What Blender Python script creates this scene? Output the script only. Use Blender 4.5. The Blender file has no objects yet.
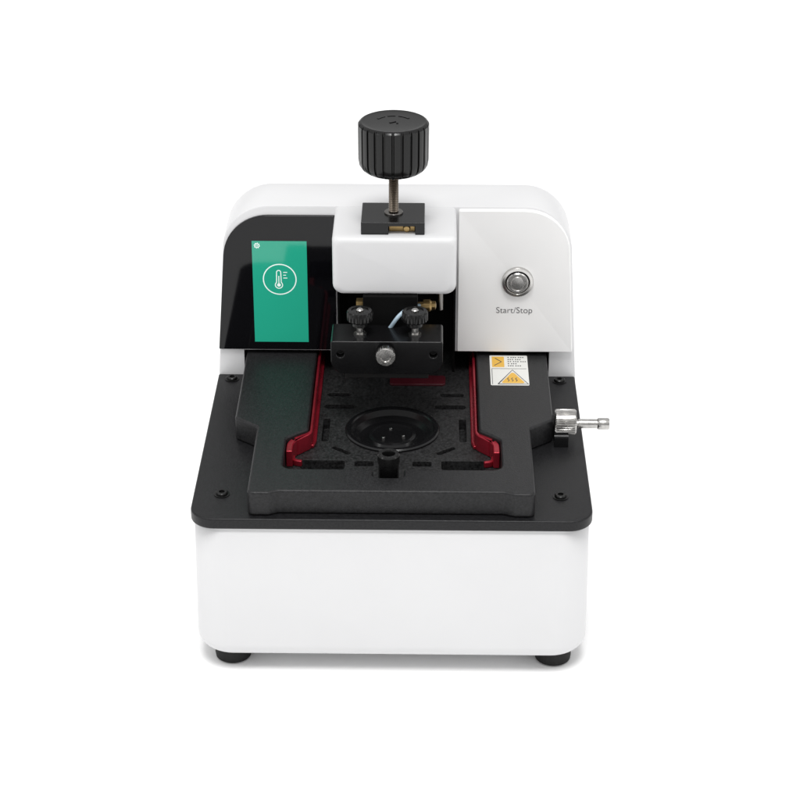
import bpy, bmesh, math
from mathutils import Vector, Matrix
S=0.01; Z0=9.3
scene=bpy.context.scene
col=scene.collection
WL={}
# ------------------------------------------------------------ materials
def mat(name,color,rough=.5,metal=0.,spec=.5,bump=0.,bscale=3000.,var=0.,vscale=60.,coat=0.,emit=None,estr=0.,aniso=0.):
    m=bpy.data.materials.new(name); m.use_nodes=True
    nt=m.node_tree; b=nt.nodes['Principled BSDF']
    b.inputs['Base Color'].default_value=(*color,1)
    b.inputs['Roughness'].default_value=rough
    b.inputs['Metallic'].default_value=metal
    b.inputs['Specular IOR Level'].default_value=spec
    b.inputs['Coat Weight'].default_value=coat
    b.inputs['Coat Roughness'].default_value=.05
    b.inputs['Anisotropic'].default_value=aniso
    if emit:
        b.inputs['Emission Color'].default_value=(*emit,1); b.inputs['Emission Strength'].default_value=estr
    tc=nt.nodes.new('ShaderNodeTexCoord')
    if bump>0:
        n=nt.nodes.new('ShaderNodeTexNoise'); n.inputs['Scale'].default_value=bscale; n.inputs['Detail'].default_value=3
        nt.links.new(tc.outputs['Object'],n.inputs['Vector'])
        bp=nt.nodes.new('ShaderNodeBump'); bp.inputs['Strength'].default_value=bump; bp.inputs['Distance'].default_value=.0002
        nt.links.new(n.outputs['Fac'],bp.inputs['Height']); nt.links.new(bp.outputs['Normal'],b.inputs['Normal'])
    if var>0:
        n=nt.nodes.new('ShaderNodeTexNoise'); n.inputs['Scale'].default_value=vscale; n.inputs['Detail'].default_value=6
        nt.links.new(tc.outputs['Object'],n.inputs['Vector'])
        r=nt.nodes.new('ShaderNodeValToRGB')
        r.color_ramp.elements[0].position=.3; r.color_ramp.elements[1].position=.7
        r.color_ramp.elements[0].color=(*[c*(1-var) for c in color],1)
        r.color_ramp.elements[1].color=(*[min(1,c*(1+var)) for c in color],1)
        nt.links.new(n.outputs['Fac'],r.inputs['Fac']); nt.links.new(r.outputs['Color'],b.inputs['Base Color'])
        mp=nt.nodes.new('ShaderNodeMapRange'); mp.inputs['To Min'].default_value=max(0,rough-.06); mp.inputs['To Max'].default_value=rough+.06
        nt.links.new(n.outputs['Fac'],mp.inputs['Value']); nt.links.new(mp.outputs['Result'],b.inputs['Roughness'])
    return m
M_white=mat('white_paint',(.70,.70,.707),.34,spec=.45,bump=.08,bscale=2500,var=.012,vscale=25)
M_cover=mat('white_paint_lit',(.89,.885,.88),.33,spec=.4,bump=.08,bscale=2500,var=.012,vscale=25)  # housing white raised: front light missing on the cover is put into the colour
M_deck=mat('black_satin_metal',(.011,.011,.012),.38,spec=.28,bump=.5,bscale=2000,var=.4,vscale=900)
M_frame=mat('black_frame_paint',(.014,.014,.015),.42,spec=.30,bump=.5,bscale=1800,var=.4,vscale=800)
M_tray=mat('dark_grey_tray',(.016,.016,.0165),.52,spec=.3,bump=.8,bscale=1300,var=.85,vscale=800)
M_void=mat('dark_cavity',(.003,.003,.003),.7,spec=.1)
M_plastic=mat('black_moulded_plastic',(.005,.005,.005),.22,spec=.35,bump=.08,bscale=2500)
M_anod=mat('black_anodised_metal',(.006,.006,.0065),.22,spec=.35,bump=.12,bscale=3000,var=.1)
M_rubber=mat('black_rubber',(.01,.01,.01),.65,spec=.3)
M_glass=mat('black_glass',(.003,.003,.004),.05,spec=.35)
M_red=mat('red_anodised_metal',(.30,.014,.028),.28,metal=.55,spec=.5,bump=.15,var=.25)
M_steel=mat('steel',(.50,.49,.475),.24,metal=1,bump=.15,bscale=1500,var=.2,vscale=300)
M_cap=mat('polished_steel',(.60,.59,.575),.22,metal=1)
M_steeld=mat('dark_steel',(.20,.19,.18),.3,metal=1)
M_bolt=mat('black_oxide_steel',(.02,.02,.02),.3,metal=.7)
M_brass=mat('brass',(.36,.25,.11),.35,metal=1,var=.3,vscale=200)
M_green=mat('green_screen',(.012,.22,.145),.06,spec=.6,emit=(.015,.42,.27),estr=.42)
M_icon=mat('icon_white',(.8,.85,.83),.4,emit=(.8,1,.92),estr=.25)
M_ink=mat('grey_ink',(.07,.07,.075),.6)
M_paper=mat('sticker_paper',(.72,.72,.69),.45)
M_yellow=mat('sticker_yellow',(.72,.42,.06),.45)
M_hose=mat('clear_hose',(.45,.58,.68),.15,spec=.6)
M_ground=mat('white_ground',(.97,.97,.97),.9,spec=.0)
# ------------------------------------------------------------ geometry helpers
def rp(pts,n=8):
    out=[];N=len(pts)
    for i,p in enumerate(pts):
        r=p[2] if len(p)>2 else 0
        P=Vector(p[:2]);A=Vector(pts[i-1][:2]);B=Vector(pts[(i+1)%N][:2])
        if r<=0: out.append((P.x,P.y)); continue
        a=(A-P).normalized();b=(B-P).normalized()
        ang=a.angle(b); d=r/math.tan(ang/2)
        c=P+(a+b).normalized()*(r/math.sin(ang/2))
        s=P+a*d-c; e=P+b*d-c
        a0=math.atan2(s.y,s.x); a1=math.atan2(e.y,e.x)
        da=(a1-a0+math.pi)%(2*math.pi)-math.pi
        for k in range(n+1):
            t=a0+da*k/n; out.append((c.x+r*math.cos(t),c.y+r*math.sin(t)))
    return out
def loft(bm,rings,caps=(True,True)):
    vs=[[bm.verts.new(p) for p in r] for r in rings]
    n=len(vs[0])
    for a,b in zip(vs[:-1],vs[1:]):
        for i in range(n):
            j=(i+1)%n
            bm.faces.new((a[i],a[j],b[j],b[i]))
    if caps[0]: bm.faces.new(list(reversed(vs[0])))
    if caps[1]: bm.faces.new(vs[-1])
def fixn(bm): bmesh.ops.recalc_face_normals(bm,faces=bm.faces)
def prism(bm,pts,a,b,axis='z'):
    f={'z':lambda p,h:(p[0],p[1],h),'y':lambda p,h:(p[0],h,p[1]),'x':lambda p,h:(h,p[0],p[1])}[axis]
    loft(bm,[[f(p,a) for p in pts],[f(p,b) for p in pts]])
def box(bm,x0,x1,y0,y1,z0,z1): prism(bm,[(x0,y0),(x1,y0),(x1,y1),(x0,y1)],z0,z1)
def lathe(bm,prof,c=(0,0,0),axis='z',n=48,rf=None,caps=(True,True)):
    rings=[]
    for q in prof:
        r,h=q[0],q[1]; ring=[]
        for i in range(n):
            t=2*math.pi*i/n
            rr=r*(rf(t) if rf and len(q)<3 else 1)
            u,v=rr*math.cos(t),rr*math.sin(t)
            p={'z':(u,v,h),'y':(u,h,v),'x':(h,u,v)}[axis]
            ring.append((c[0]+p[0],c[1]+p[1],c[2]+p[2]))
        rings.append(ring)
    loft(bm,rings,caps)
def ribbon(path,w):
    L=[];R=[];n=len(path)
    for i,p in enumerate(path):
        P=Vector(p)
        d=Vector((0,0))
        if i>0: d+=(P-Vector(path[i-1])).normalized()
        if i<n-1: d+=(Vector(path[i+1])-P).normalized()
        d.normalize(); q=Vector((-d.y,d.x))*(w[i] if isinstance(w,list) else w)/2
        L.append(tuple(P+q)); R.append(tuple(P-q))
    return L+R[::-1]
def smoothpath(pts,n=6):
    out=[tuple(pts[0][:2])]
    for i in range(1,len(pts)-1):
        r=pts[i][2] if len(pts[i])>2 else .3
        P=Vector(pts[i][:2]);A=Vector(pts[i-1][:2]);Bq=Vector(pts[i+1][:2])
        a=P+(A-P).normalized()*r;b=P+(Bq-P).normalized()*r
        for k in range(n+1):
            t=k/n; out.append(tuple(a*(1-t)**2+P*2*t*(1-t)+b*t*t))
    out.append(tuple(pts[-1][:2]));return out
def cut(bma,bmb):
    fixn(bma);fixn(bmb)
    ma=bpy.data.meshes.new('t');bma.to_mesh(ma);mb=bpy.data.meshes.new('t');bmb.to_mesh(mb)
    oa=bpy.data.objects.new('t',ma);ob=bpy.data.objects.new('t',mb)
    col.objects.link(oa);col.objects.link(ob)
    md=oa.modifiers.new('b','BOOLEAN');md.operation='DIFFERENCE';md.object=ob;md.solver='EXACT'
    bpy.context.view_layer.update()
    dg=bpy.context.evaluated_depsgraph_get()
    me=bpy.data.meshes.new_from_object(oa.evaluated_get(dg))
    r=bmesh.new();r.from_mesh(me)
    bpy.data.objects.remove(oa);bpy.data.objects.remove(ob)
    for m in (ma,mb,me): bpy.data.meshes.remove(m)
    return r
def mk(name,bm,m,parent=None,bevel=0,seg=3,label=None,ang=35,recalc=True):
    if recalc: fixn(bm)
    for v in bm.verts: v.co=Vector((v.co.x*S,v.co.y*S,(v.co.z+Z0)*S))
    mn=Vector([min(v.co[i] for v in bm.verts) for i in range(3)]);mx=Vector([max(v.co[i] for v in bm.verts) for i in range(3)])
    c=(mn+mx)/2; c.z=mn.z
    for v in bm.verts: v.co-=c
    me=bpy.data.meshes.new(name);bm.to_mesh(me);bm.free()
    me.polygons.foreach_set('use_smooth',[True]*len(me.polygons))
    me.materials.append(m)
    o=bpy.data.objects.new(name,me);col.objects.link(o);o.location=c
    if bevel>0:
        b=o.modifiers.new('bevel','BEVEL');b.width=bevel*S;b.segments=seg;b.limit_method='ANGLE';b.angle_limit=math.radians(ang)
        w=o.modifiers.new('wn','WEIGHTED_NORMAL');w.keep_sharp=True
    else: me.set_sharp_from_angle(angle=math.radians(ang))
    WL[o.name]=c.copy()
    par(o,parent)
    if label:o['label']=label
    return o
def par(o,parent):
    if parent:
        o.parent=parent;o.matrix_parent_inverse=Matrix.Translation(-WL[parent.name])
def dup(o,dx,dy,parent):
    n=o.copy();col.objects.link(n);n.location=WL[o.name]+Vector((dx*S,dy*S,0));WL[n.name]=n.location.copy();par(n,parent);return n
B=bmesh.new
# ------------------------------------------------------------ root
root=bpy.data.objects.new('screen_separator_machine',None);col.objects.link(root)
root.location=(0,.10,0);WL[root.name]=Vector((0,.10,0));root.empty_display_size=.05
root['label']='white and black benchtop phone screen separating machine standing on white surface'
root['category']='machine'
# ------------------------------------------------------------ base housing
def rrect(hx,y0,y1,r,n=10): return rp([(-hx,y0,r),(hx,y0,r),(hx,y1,r),(-hx,y1,r)],n)
bm=B();rings=[]
R=.75
for k in range(11):
    t=math.pi/2*k/10
    ins=R*(1-math.sin(t)); z=-8.26+R*(1-math.cos(t))
    rings.append((z,ins-.06))
rings+= [(-.85,.03),(-.78,.10),(-.60,.10)]
loft(bm,[[(x,y,z) for x,y in rrect(10-i,0+i*.7,20.5-i,1.7-i*.6)] for z,i in rings])
base=mk('base_housing',bm,M_white,root,ang=50)
bm=B();lathe(bm,[(.80,-9.3),(.92,-9.22),(.95,-9.0),(.95,-8.1)],(-8.3,1.75,0),n=40)
f=mk('foot',bm,M_rubber,base)
dup(f,16.7,0,base);dup(f,0,16.6,base);dup(f,16.7,16.6,base)
# ------------------------------------------------------------ deck plate
bm=B();prism(bm,rp([(-10.08,-.05,1.25),(10.08,-.05,1.25),(10.03,15.96,0),(-10.03,15.96,0)],10),-.60,0)
c=B();box(c,-5.3,5.3,2.8,20,-2,2)
bm=cut(bm,c)
deck=mk('deck_plate',bm,M_deck,root,bevel=.09)
bm=B();lathe(bm,[(.40,.004),(.40,.04),(.31,.05),(.30,.13),(.26,.17),(.15,.17),(.13,.06)],(-8.62,2.4,0),n=28)
b1=mk('bolt',bm,M_bolt,deck)
dup(b1,17.15,0,deck);dup(b1,-.6,12.9,deck);dup(b1,17.75,12.9,deck)
# ------------------------------------------------------------ tray
bm=B();box(bm,-5.55,5.55,1.6,18.6,-.5,.2)
c=B()
def slot(cx,cy,l,w,rot=0,r=None):
    r=w/2*.95 if r is None else r
    pts=rp([(-l/2,-w/2,r),(l/2,-w/2,r),(l/2,w/2,r),(-l/2,w/2,r)],5)
    a=math.radians(rot);ca,sa=math.cos(a),math.sin(a)
    prism(c,[(cx+x*ca-y*sa,cy+x*sa+y*ca) for x,y in pts],-.45,1)
for s in (-1,1):
    slot(s*3.65,5.2,2.3,.95,0,.18); slot(s*1.5,5.35,1.0,.55,0,.12)
    slot(s*3.0,11.7,1.7,.5,0); slot(s*3.1,13.1,1.3,.42,0)
    slot(s*3.65,9.0,.38,2.6,0,.15); slot(s*2.75,6.75,1.2,.3,s*38)
lathe(c,[(2.35,-.4),(2.35,1)],(-.1,9.0,0),n=64)
bm=cut(bm,c)
tray=mk('recessed_tray',bm,M_tray,root,bevel=.03,seg=2)
bm=B()
lathe(bm,[(2.34,-.4),(2.52,.20),(2.52,.30),(2.44,.36),(2.26,.36),(2.18,.30),(2.05,.0),(1.75,-.18),(1.35,-.2),(1.25,-.05),(1.08,0),(.95,-.06),(.2,-.08)],(-.1,9.0,0),n=72)
dish=mk('suction_dish',bm,M_anod,tray,ang=25)
for a in (100,220,340):
    bm=B()
    x=-.1+.62*math.cos(math.radians(a));y=9+.62*math.sin(math.radians(a))
    lathe(bm,[(.08,-.07),(.08,.0),(.05,.02)],(x,y,0),n=12)
    mk('suction_nozzle',bm,M_cap,tray)
bm=B();prism(bm,rp([(-.35,14.2,.2),(2.75,14.2,.2),(2.75,15.3,.2),(-.35,15.3,.2)],5),.19,.32)
mk('red_insert',bm,mat('dark_red_insert',(.06,.006,.011),.4),tray,bevel=.03)
# ------------------------------------------------------------ slide frame
right=[(5.6,.50,.3),(6.1,.28,.3),(7.15,.28,.3),(7.15,7.2,.2),(8.4,8.2,.2),(8.4,18.6,0),(4.45,18.6,0),(4.45,6.95,.35),(5.05,6.45,.25),(5.55,5.95,.45),(5.55,2.76,.5)]
pts=right+[(-x,y,r) for x,y,r in reversed(right)]
bm=B();prism(bm,rp(pts,5),.003,1.35)
c=B();prism(c,rp([(-.95,1.9,.3),(.6,1.9,.3),(.6,3.5,0),(-.95,3.5,0)],5),.45,2)
bm=cut(bm,c)
frame=mk('slide_frame',bm,M_frame,root,bevel=.13,seg=4)
for s in (-1,1):
    bm=B()
    path=smoothpath([(s*4.32,18.2),(s*4.32,6.95,.35),(s*4.95,6.4,.3),(s*5.34,5.95,.4),(s*5.34,4.9)])
    wd=[.16 if i<3 else (.16+.022*min(8,i-2)) for i in range(len(path))]
    prism(bm,ribbon(path,wd),.21,1.15)
    prism(bm,ribbon([(s*4.18,18.2),(s*4.18,7.4),(s*4.3,6.9)],.22),.21,.42)
    prism(bm,ribbon(smoothpath([(s*5.2,5.6),(s*5.15,5.1,.25),(s*4.7,5.0)]),.22),.21,.55)
    mk('guide_rail',bm,M_red,frame,bevel=.06,seg=3)
bm=B();lathe(bm,[(.50,.46),(.52,.5),(.52,1.75),(.56,1.78),(.57,2.2),(.52,2.27),(.34,2.27),(.30,2.2),(.28,1.3)],(-.17,2.72,0),n=40)
mk('positioning_post',bm,M_plastic,frame)
# caution label
bm=B();prism(bm,rp([(5.2,12.1,.08),(7.3,12.1,.08),(7.3,15.75,.08),(5.2,15.75,.08)],3),1.35,1.362)
lab=mk('caution_label',bm,M_paper,frame)
bm=B();z=1.362
def flat(bm,pts,z,h=.003): prism(bm,pts,z,z+h)
flat(bm,[(5.32,14.3),(6.0,14.3),(6.0,15.6),(5.32,15.6)],z)
flat(bm,rp([(5.75,12.35,.1),(7.1,12.35,.1),(6.43,13.75,.1)],3),z+.004)
mk('label_colour_print',bm,M_yellow,frame)
bm=B()
flat(bm,ribbon([(5.6,12.24),(7.25,12.24),(6.43,13.95),(5.6,12.24)],.07),z+.008)
for i in range(3):
    x=6.15+i*.22; flat(bm,ribbon([(x,12.55),(x+.07,12.7),(x-.03,12.85),(x+.04,13.0)],.05),z+.008)
flat(bm,ribbon([(5.3,14.1),(7.2,14.1)],.03),z+.008)
flat(bm,ribbon([(5.3,12.2),(5.3,14.1)],.03),z+.008)
for i,w in enumerate((.9,.7,.95,.55,.8)):
    yy=15.5-i*.26; x=6.2; k=0
    while x<6.2+w:
        flat(bm,[(x,yy-.05),(x+.07,yy-.05),(x+.07,yy+.05),(x,yy+.05)],z+.008); x+=.12+.05*((k*7+i)%3==0); k+=1
flat(bm,ribbon([(5.45,14.5),(5.85,14.95),(5.5,15.4)],.06),z+.008)
mk('label_text_print',bm,M_ink,frame)
# ------------------------------------------------------------ tower housing
def tprof(i,b=-.6):
    return rp([(-10.05+i*.6,b,0),(10.1-i*.6,b,0),(9.45-i,10.2-i,max(.4,2.6-i)),(-9.36+i,10.2-i,max(.4,2.6-i))],14)
rings=[(15.97,.10),(16.0,.03),(16.07,0),(18.9,0)]
for k in range(1,8):
    t=math.pi/2*k/8; rings.append((18.9+1.5*math.sin(t),1.1*(1-math.cos(t))))
rings.append((20.4,1.1))
bm=B();loft(bm,[[(x,y,z) for x,z in tprof(i)] for y,i in rings])
c=B();box(c,-8.55,8.55,14,19,-2,1.52)
bm=cut(bm,c);c=B();box(c,-3.28,3.28,14,19,-1,6.95);bm=cut(bm,c)
tower=mk('tower_housing',bm,M_white,root,ang=32)
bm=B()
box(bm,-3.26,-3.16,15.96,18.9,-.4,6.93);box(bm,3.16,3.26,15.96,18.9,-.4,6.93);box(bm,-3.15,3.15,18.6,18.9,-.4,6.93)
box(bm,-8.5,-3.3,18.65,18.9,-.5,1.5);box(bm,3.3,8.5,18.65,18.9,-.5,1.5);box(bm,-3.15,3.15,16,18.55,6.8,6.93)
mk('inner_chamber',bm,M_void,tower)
# right front cover with shallow dish toward button
bx,bz=6.66,5.85
out=rp([(3.38,1.6,.06),(9.8,1.6,.06),(9.36,10.1,2.5),(3.38,10.1,.1)],10)
def scl(pts,cx,cz,f): return [(cx+(x-cx)*f,cz+(z-cz)*f) for x,z in pts]
bm=B()
circ=[]
for x,z_ in out:
    a=math.atan2(z_-bz,x-bx);circ.append((bx+.9*math.cos(a),bz+.9*math.sin(a)))
loft(bm,[[(x,16.02,z_) for x,z_ in out],[(x,15.76,z_) for x,z_ in out],[(x,15.70,z_) for x,z_ in scl(out,6.5,5.9,.988)],[(x,15.86,z_) for x,z_ in circ]])
cover=mk('front_cover',bm,M_cover,root,ang=14)
# button
bm=B();lathe(bm,[(.88,15.92),(.88,15.76),(.84,15.68),(.70,15.66),(.64,15.72)],(bx,0,bz),axis='y',n=48)
btn=mk('start_button',bm,M_cap,root)
bm=B();lathe(bm,[(.655,15.715),(.655,15.70),(.60,15.70)],(bx,0,bz),axis='y',n=48)
mk('button_gap',bm,M_void,btn)
bm=B();lathe(bm,[(.60,15.8),(.60,15.66),(.55,15.60),(.46,15.60),(.43,15.64),(.38,15.64),(.35,15.60),(.05,15.59)],(bx,0,bz),axis='y',n=48)
mk('button_cap',bm,M_cap,btn,ang=25)
def text_bm(s,size,x,y,z_,off=0,tilt=0):
    cu=bpy.data.curves.new('t','FONT');cu.body=s;cu.size=size;cu.align_x='CENTER';cu.align_y='CENTER';cu.extrude=.002;cu.offset=off
    o=bpy.data.objects.new('t',cu);col.objects.link(o);bpy.context.view_layer.update()
    me=bpy.data.meshes.new_from_object(o.evaluated_get(bpy.context.evaluated_depsgraph_get()))
    b=B();b.from_mesh(me);bpy.data.objects.remove(o);bpy.data.meshes.remove(me)
    for v in b.verts: v.co=Vector((x+v.co.x,y-v.co.z+v.co.y*tilt,z_+v.co.y))
    return b
bm=text_bm('Start/Stop',.50,6.52,15.80,4.12,-.005,.05)
mk('start_stop_lettering',bm,M_ink,btn,recalc=False)
# ------------------------------------------------------------ display panel
bm=B();prism(bm,rp([(-9.93,1.62,.06),(-3.34,1.62,.06),(-3.34,9.68,.06),(-9.3,9.68,2.5)],14),15.80,16.02,'y')
panel=mk('display_panel',bm,M_glass,root,bevel=.03,seg=2)
bm=B();prism(bm,[(-7.9,2.1),(-4.9,2.1),(-4.9,8.2),(-7.9,8.2)],15.794,15.80,'y')
mk('screen',bm,M_green,panel)
def arcp(cx,cz,r,a0,a1,n=40): return [(cx+r*math.cos(math.radians(a0+(a1-a0)*i/n)),cz+r*math.sin(math.radians(a0+(a1-a0)*i/n))) for i in range(n+1)]
def ring(bm,cx,cz,r0,r1,y0,y1,n=48,gear=None):
    vs=[]
    for k in range(n):
        a=2*math.pi*k/n; ro=r1*(1 if not gear else (1.15 if (k*gear/n)%1>.5 else .92))
        vs.append([bm.verts.new((cx+r*math.cos(a),y,cz+r*math.sin(a))) for r,y in ((r0,y0),(ro,y0),(ro,y1),(r0,y1))])
    for k in range(n):
        a,b_=vs[k],vs[(k+1)%n]
        for i in range(4):
            j=(i+1)%4;bm.faces.new((a[i],a[j],b_[j],b_[i]))
Y1,Y2=15.788,15.793
ix,iz=-6.42,5.92
bm=B();ring(bm,ix,iz,.87,.93,Y1,Y2)
th=arcp(ix-.05,iz-.34,.2,-230,50,24)+arcp(ix-.05,iz+.42,.115,0,180,14)
th.append(th[0]);prism(bm,ribbon(th,.05),Y1,Y2,'y')
prism(bm,arcp(ix-.05,iz-.34,.1,0,350,20),Y1,Y2,'y')
prism(bm,[(ix-.075,iz-.3),(ix-.025,iz-.3),(ix-.025,iz+.2),(ix-.075,iz+.2)],Y1-.001,Y2-.001,'y')
for i,w in enumerate((.22,.15,.22)):
    z_=iz+.42-i*.17
    prism(bm,[(ix+.2,z_-.022),(ix+.2+w,z_-.022),(ix+.2+w,z_+.022),(ix+.2,z_+.022)],Y1,Y2,'y')
mk('thermometer_icon',bm,M_icon,panel)
bm=B();ring(bm,-7.62,7.93,.10,.15,Y1,Y2,64,gear=8);ring(bm,-7.62,7.93,.035,.06,Y1,Y2,20)
mk('settings_icon',bm,M_icon,panel)
# ------------------------------------------------------------ press head column
def colring(y,i,r=.55):
    return [(x,y,z_) for x,z_ in rp([(-3.32+i,6.85+i,r),(3.24-i,6.85+i,r),(3.24-i,10.16-i,.25),(-3.32+i,10.16-i,.25)],6)]
bm=B();rings=[colring(17.0,0)]
rings.append(colring(12.1,0))
for k in range(1,7):
    t=math.pi/2*k/6; rings.append(colring(12.1-.4*math.sin(t),.3*(1-math.cos(t))))
loft(bm,rings)
head=mk('press_head',bm,M_white,root,ang=40)
bm=B();box(bm,-1.8,1.55,12.15,14.95,10.12,10.85)
c=B();box(c,-.35,1.05,11,12.9,9,10.62);bm=cut(bm,c)
brk=mk('screw_bracket',bm,M_anod,root,bevel=.05,seg=2)
bm=B();box(bm,-.33,1.03,12.6,12.85,10.17,10.55)
lathe(bm,[(.2,12.7),(.2,12.5),(.15,12.45),(.05,12.45)],(.6,0,10.36),axis='y',n=24)
mk('brass_nut',bm,M_brass,brk,bevel=.02,seg=2)
bm=B();lathe(bm,[(.5,10.84),(.5,10.92),(.46,10.96),(.3,10.96)],(-.1,13.5,0),n=40)
mk('washer',bm,M_steeld,brk)
# knob
kx,ky=-.1,13.5
NR=24
def rib(t):
    p=(t*NR/(2*math.pi))%1.0
    d=abs(p-.5)*2
    return 1.0 if d<.70 else 1-.06*min(1,(d-.70)/.12)
bm=B();dz=-.14
prof=[(.35,13.36,1),(1.40,13.41,1),(1.55,13.49),(1.70,13.62),(1.80,13.80),(1.85,14.1),(1.86,15.8),(1.85,15.98),(1.77,16.08,1),(1.69,16.12,1),(1.63,16.10,1),(1.4,16.06,1),(.1,16.05,1)]
prof=[(q[0],q[1]+dz)+tuple(q[2:]) for q in prof]
lathe(bm,prof,(kx,ky,0),n=NR*20,rf=rib)
knob=mk('pressure_knob',bm,M_plastic,root,ang=30)
bm=B()
for k,(a0,a1) in enumerate(((35,75),(85,110),(120,150))):
    pts=[(kx+.95*math.cos(math.radians(a0+(a1-a0)*i/8)),ky+.95*math.sin(math.radians(a0+(a1-a0)*i/8))) for i in range(9)]
    prism(bm,ribbon(pts,.12),15.90,15.945)
prism(bm,ribbon([(kx-.2,ky-.1),(kx+.15,ky+.1),(kx+.2,ky-.2)],.1),15.90,15.945)
mk('knob_embossing',bm,M_plastic,knob)
bm=B();prof=[];z_=10.9
while z_<13.45:
    prof+= [(.27,z_),(.225,z_+.05)]; z_+=.1
lathe(bm,prof,(kx,ky,0),n=24)
mk('threaded_rod',bm,mat('rod_steel',(.26,.22,.18),.3,metal=1),knob,ang=20)
# ------------------------------------------------------------ clamp
bm=B();prism(bm,rp([(-3.35,3.3,.75),(2.55,3.3,.75),(2.55,5.2,.12),(-3.35,5.2,.12)],8),9.5,11.7,'y')
c=B()
for x in (-2.85,2.05): lathe(c,[(.19,9),(.19,9.9)],(x,0,4.45),axis='y',n=24)
bm=cut(bm,c)
clamp=mk('clamp_block',bm,M_anod,root,bevel=.05)
bm=B();box(bm,-1.7,1.2,11.5,14.6,3.7,6.9)
mk('clamp_arm',bm,M_void,clamp,bevel=.06)
bm=B();box(bm,-2.6,1.8,9.7,11.4,2.95,3.32)
mk('clamp_pad',bm,M_rubber,clamp,bevel=.05)
def kn(N,d):
    return lambda t:1-d*(1 if (t*N/(2*math.pi))%1>.55 else 0)
TX=-1.83
bm=B()
lathe(bm,[(.62,6.02),(.69,6.1),(.69,6.5),(.62,6.6,1),(.46,6.62,1),(.44,6.56,1),(.05,6.56,1)],(TX,10.4,0),n=120,rf=kn(20,.08))
lathe(bm,[(.36,5.7),(.42,5.75),(.42,6.03)],(TX,10.4,0),n=32)
ts=mk('thumb_screw',bm,M_plastic,clamp)
ts2=dup(ts,2.9,0,clamp)
bm=B();lathe(bm,[(.2,5.19),(.2,5.72)],(TX,10.4,0),n=20);lathe(bm,[(.34,5.19),(.34,5.3),(.2,5.3)],(TX,10.4,0),n=6)
lathe(bm,[(.2,6.55),(.2,6.64),(.15,6.68),(.05,6.68)],(TX,10.4,0),n=20)
s1=mk('screw_stem',bm,M_steel,clamp);dup(s1,2.9,0,clamp)
bm=B();lathe(bm,[(.2,9.52),(.3,9.50),(.3,9.3),(.5,9.28),(.52,9.2),(.52,8.85),(.47,8.78,1),(.28,8.78,1),(.24,8.86,1),(.05,8.86,1)],(-.45,0,4.62),axis='y',n=120,rf=kn(30,.05))
mk('knurled_screw',bm,M_steel,clamp)
bm=B();lathe(bm,[(.1,1.15),(.2,1.2),(.2,1.5),(.34,1.5),(.34,1.85),(.24,1.95),(.24,2.15),(.08,2.2)],(0,12.9,5.75),axis='x',n=24)
mk('brass_fitting',bm,M_brass,clamp)
bm=B();lathe(bm,[(.28,-2.1),(.3,-2.05),(.3,-1.75),(.15,-1.7)],(0,12.9,5.85),axis='x',n=24)
mk('brass_fitting',bm,M_brass,clamp)
bm=B();lathe(bm,[(.16,5.2),(.16,6.3),(.12,6.4)],(2.4,13.6,0),n=20)
mk('guide_pin',bm,M_steeld,clamp)
cu=bpy.data.curves.new('t','CURVE');cu.dimensions='3D';cu.bevel_depth=.11;cu.bevel_resolution=4
sp=cu.splines.new('BEZIER');sp.bezier_points.add(2)
for p,co in zip(sp.bezier_points,((-.3,11.3,5.1),(.35,11.3,6.0),(1.3,12.8,5.8))):
    p.co=co;p.handle_left_type=p.handle_right_type='AUTO'
o=bpy.data.objects.new('t',cu);col.objects.link(o);bpy.context.view_layer.update()
me=bpy.data.meshes.new_from_object(o.evaluated_get(bpy.context.evaluated_depsgraph_get()))
bm=B();bm.from_mesh(me);bpy.data.objects.remove(o)
mk('air_hose',bm,M_hose,clamp,recalc=False)
# ------------------------------------------------------------ side adjuster
AZ=1.05
bm=B()
lathe(bm,[(.3,8.45),(.60,8.50),(.68,8.56),(.68,9.55),(.62,9.63,1),(.36,9.65,1)],(0,8.5,AZ),axis='x',n=160,rf=kn(40,.06))
adj=mk('side_adjuster',bm,M_steel,root)
bm=B();prism(bm,rp([(7.6,.006,0),(9.5,.006,0),(9.5,.7,.15),(7.6,.7,.15)],5),8.46,9.2,'x')
mk('adjuster_bracket',bm,M_anod,adj)
bm=B()
lathe(bm,[(.2,9.5),(.2,9.75),(.25,9.77),(.25,10.75),(.29,10.78),(.31,10.82),(.31,11.32),(.28,11.38,1),(.18,11.38,1),(.15,11.3,1),(.05,11.3,1)],(0,8.5,AZ-.1),axis='x',n=120)
mk('adjuster_handle',bm,M_steel,adj)
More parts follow.
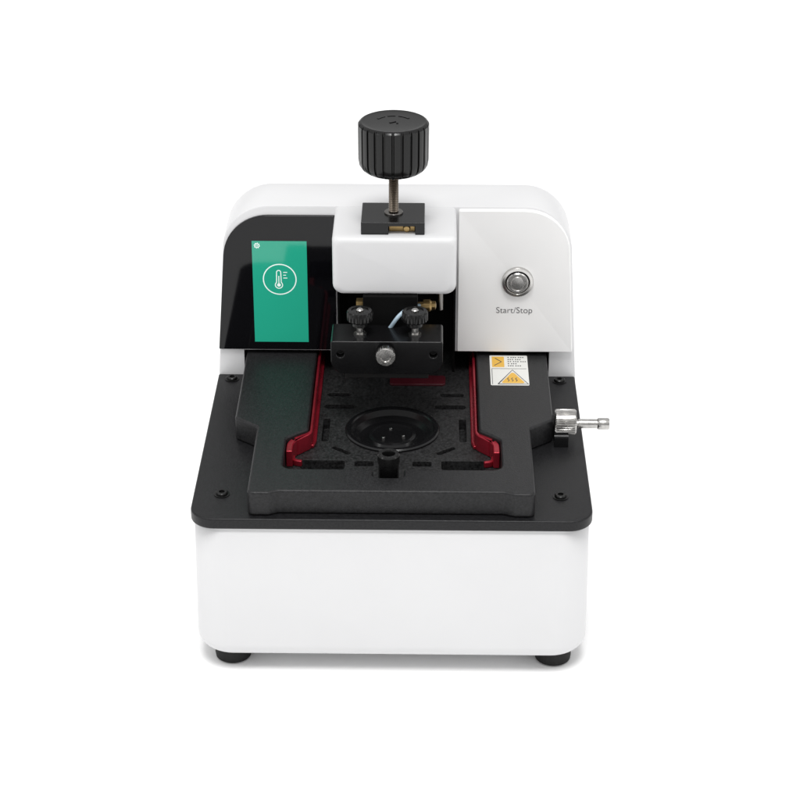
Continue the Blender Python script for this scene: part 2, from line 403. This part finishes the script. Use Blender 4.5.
# ------------------------------------------------------------ ground
bm=bmesh.new();bmesh.ops.create_grid(bm,x_segments=1,y_segments=1,size=15)
me=bpy.data.meshes.new('ground');bm.to_mesh(me);me.materials.append(M_ground)
g=bpy.data.objects.new('ground',me);col.objects.link(g);g['kind']='structure'
# ------------------------------------------------------------ light
w=bpy.data.worlds.new('World');scene.world=w;w.use_nodes=True;nt=w.node_tree
bg=nt.nodes['Background']
tc=nt.nodes.new('ShaderNodeTexCoord');sx=nt.nodes.new('ShaderNodeSeparateXYZ');nt.links.new(tc.outputs['Generated'],sx.inputs[0])
r=nt.nodes.new('ShaderNodeValToRGB');nt.links.new(sx.outputs['Z'],r.inputs['Fac'])
e=r.color_ramp.elements;e[0].position=0;e[0].color=(.62,.62,.62,1);e[1].position=1;e[1].color=(1,1,1,1)
x=r.color_ramp.elements.new(.3);x.color=(.52,.52,.52,1)
x=r.color_ramp.elements.new(.6);x.color=(.9,.9,.9,1)
nt.links.new(r.outputs['Color'],bg.inputs['Color']);bg.inputs['Strength'].default_value=.86
sun=bpy.data.lights.new('sun','SUN');sun.energy=1.75;sun.angle=math.radians(20);sun.color=(1,.997,.99)
so=bpy.data.objects.new('sun',sun);col.objects.link(so)
d=Vector((.0,.33,-.94));so.rotation_euler=d.to_track_quat('-Z','Y').to_euler()
for nm,loc,en in (('strip_softbox',(-.75,-.25,.75),1.2),('strip_softbox',(.85,-.1,.7),.8)):
    a=bpy.data.lights.new(nm,'AREA');a.shape='RECTANGLE';a.size=.14;a.size_y=.7;a.energy=en
    ao=bpy.data.objects.new(nm,a);col.objects.link(ao);ao.location=loc
    ao.rotation_euler=(Vector((0,.08,.15))-Vector(loc)).to_track_quat('-Z','Y').to_euler()
# ------------------------------------------------------------ camera
cam=bpy.data.cameras.new('camera');co=bpy.data.objects.new('camera',cam);col.objects.link(co)
cam.sensor_width=36;cam.lens=94.5;cam.clip_start=.01;cam.clip_end=100
co.location=(1.855*S,-89.66*S,(53.39+Z0)*S)
co.rotation_euler=(math.radians(90-27.5),0,math.radians(.9))
scene.camera=co
scene.view_settings.view_transform='Standard';scene.view_settings.look='None';scene.view_settings.exposure=0
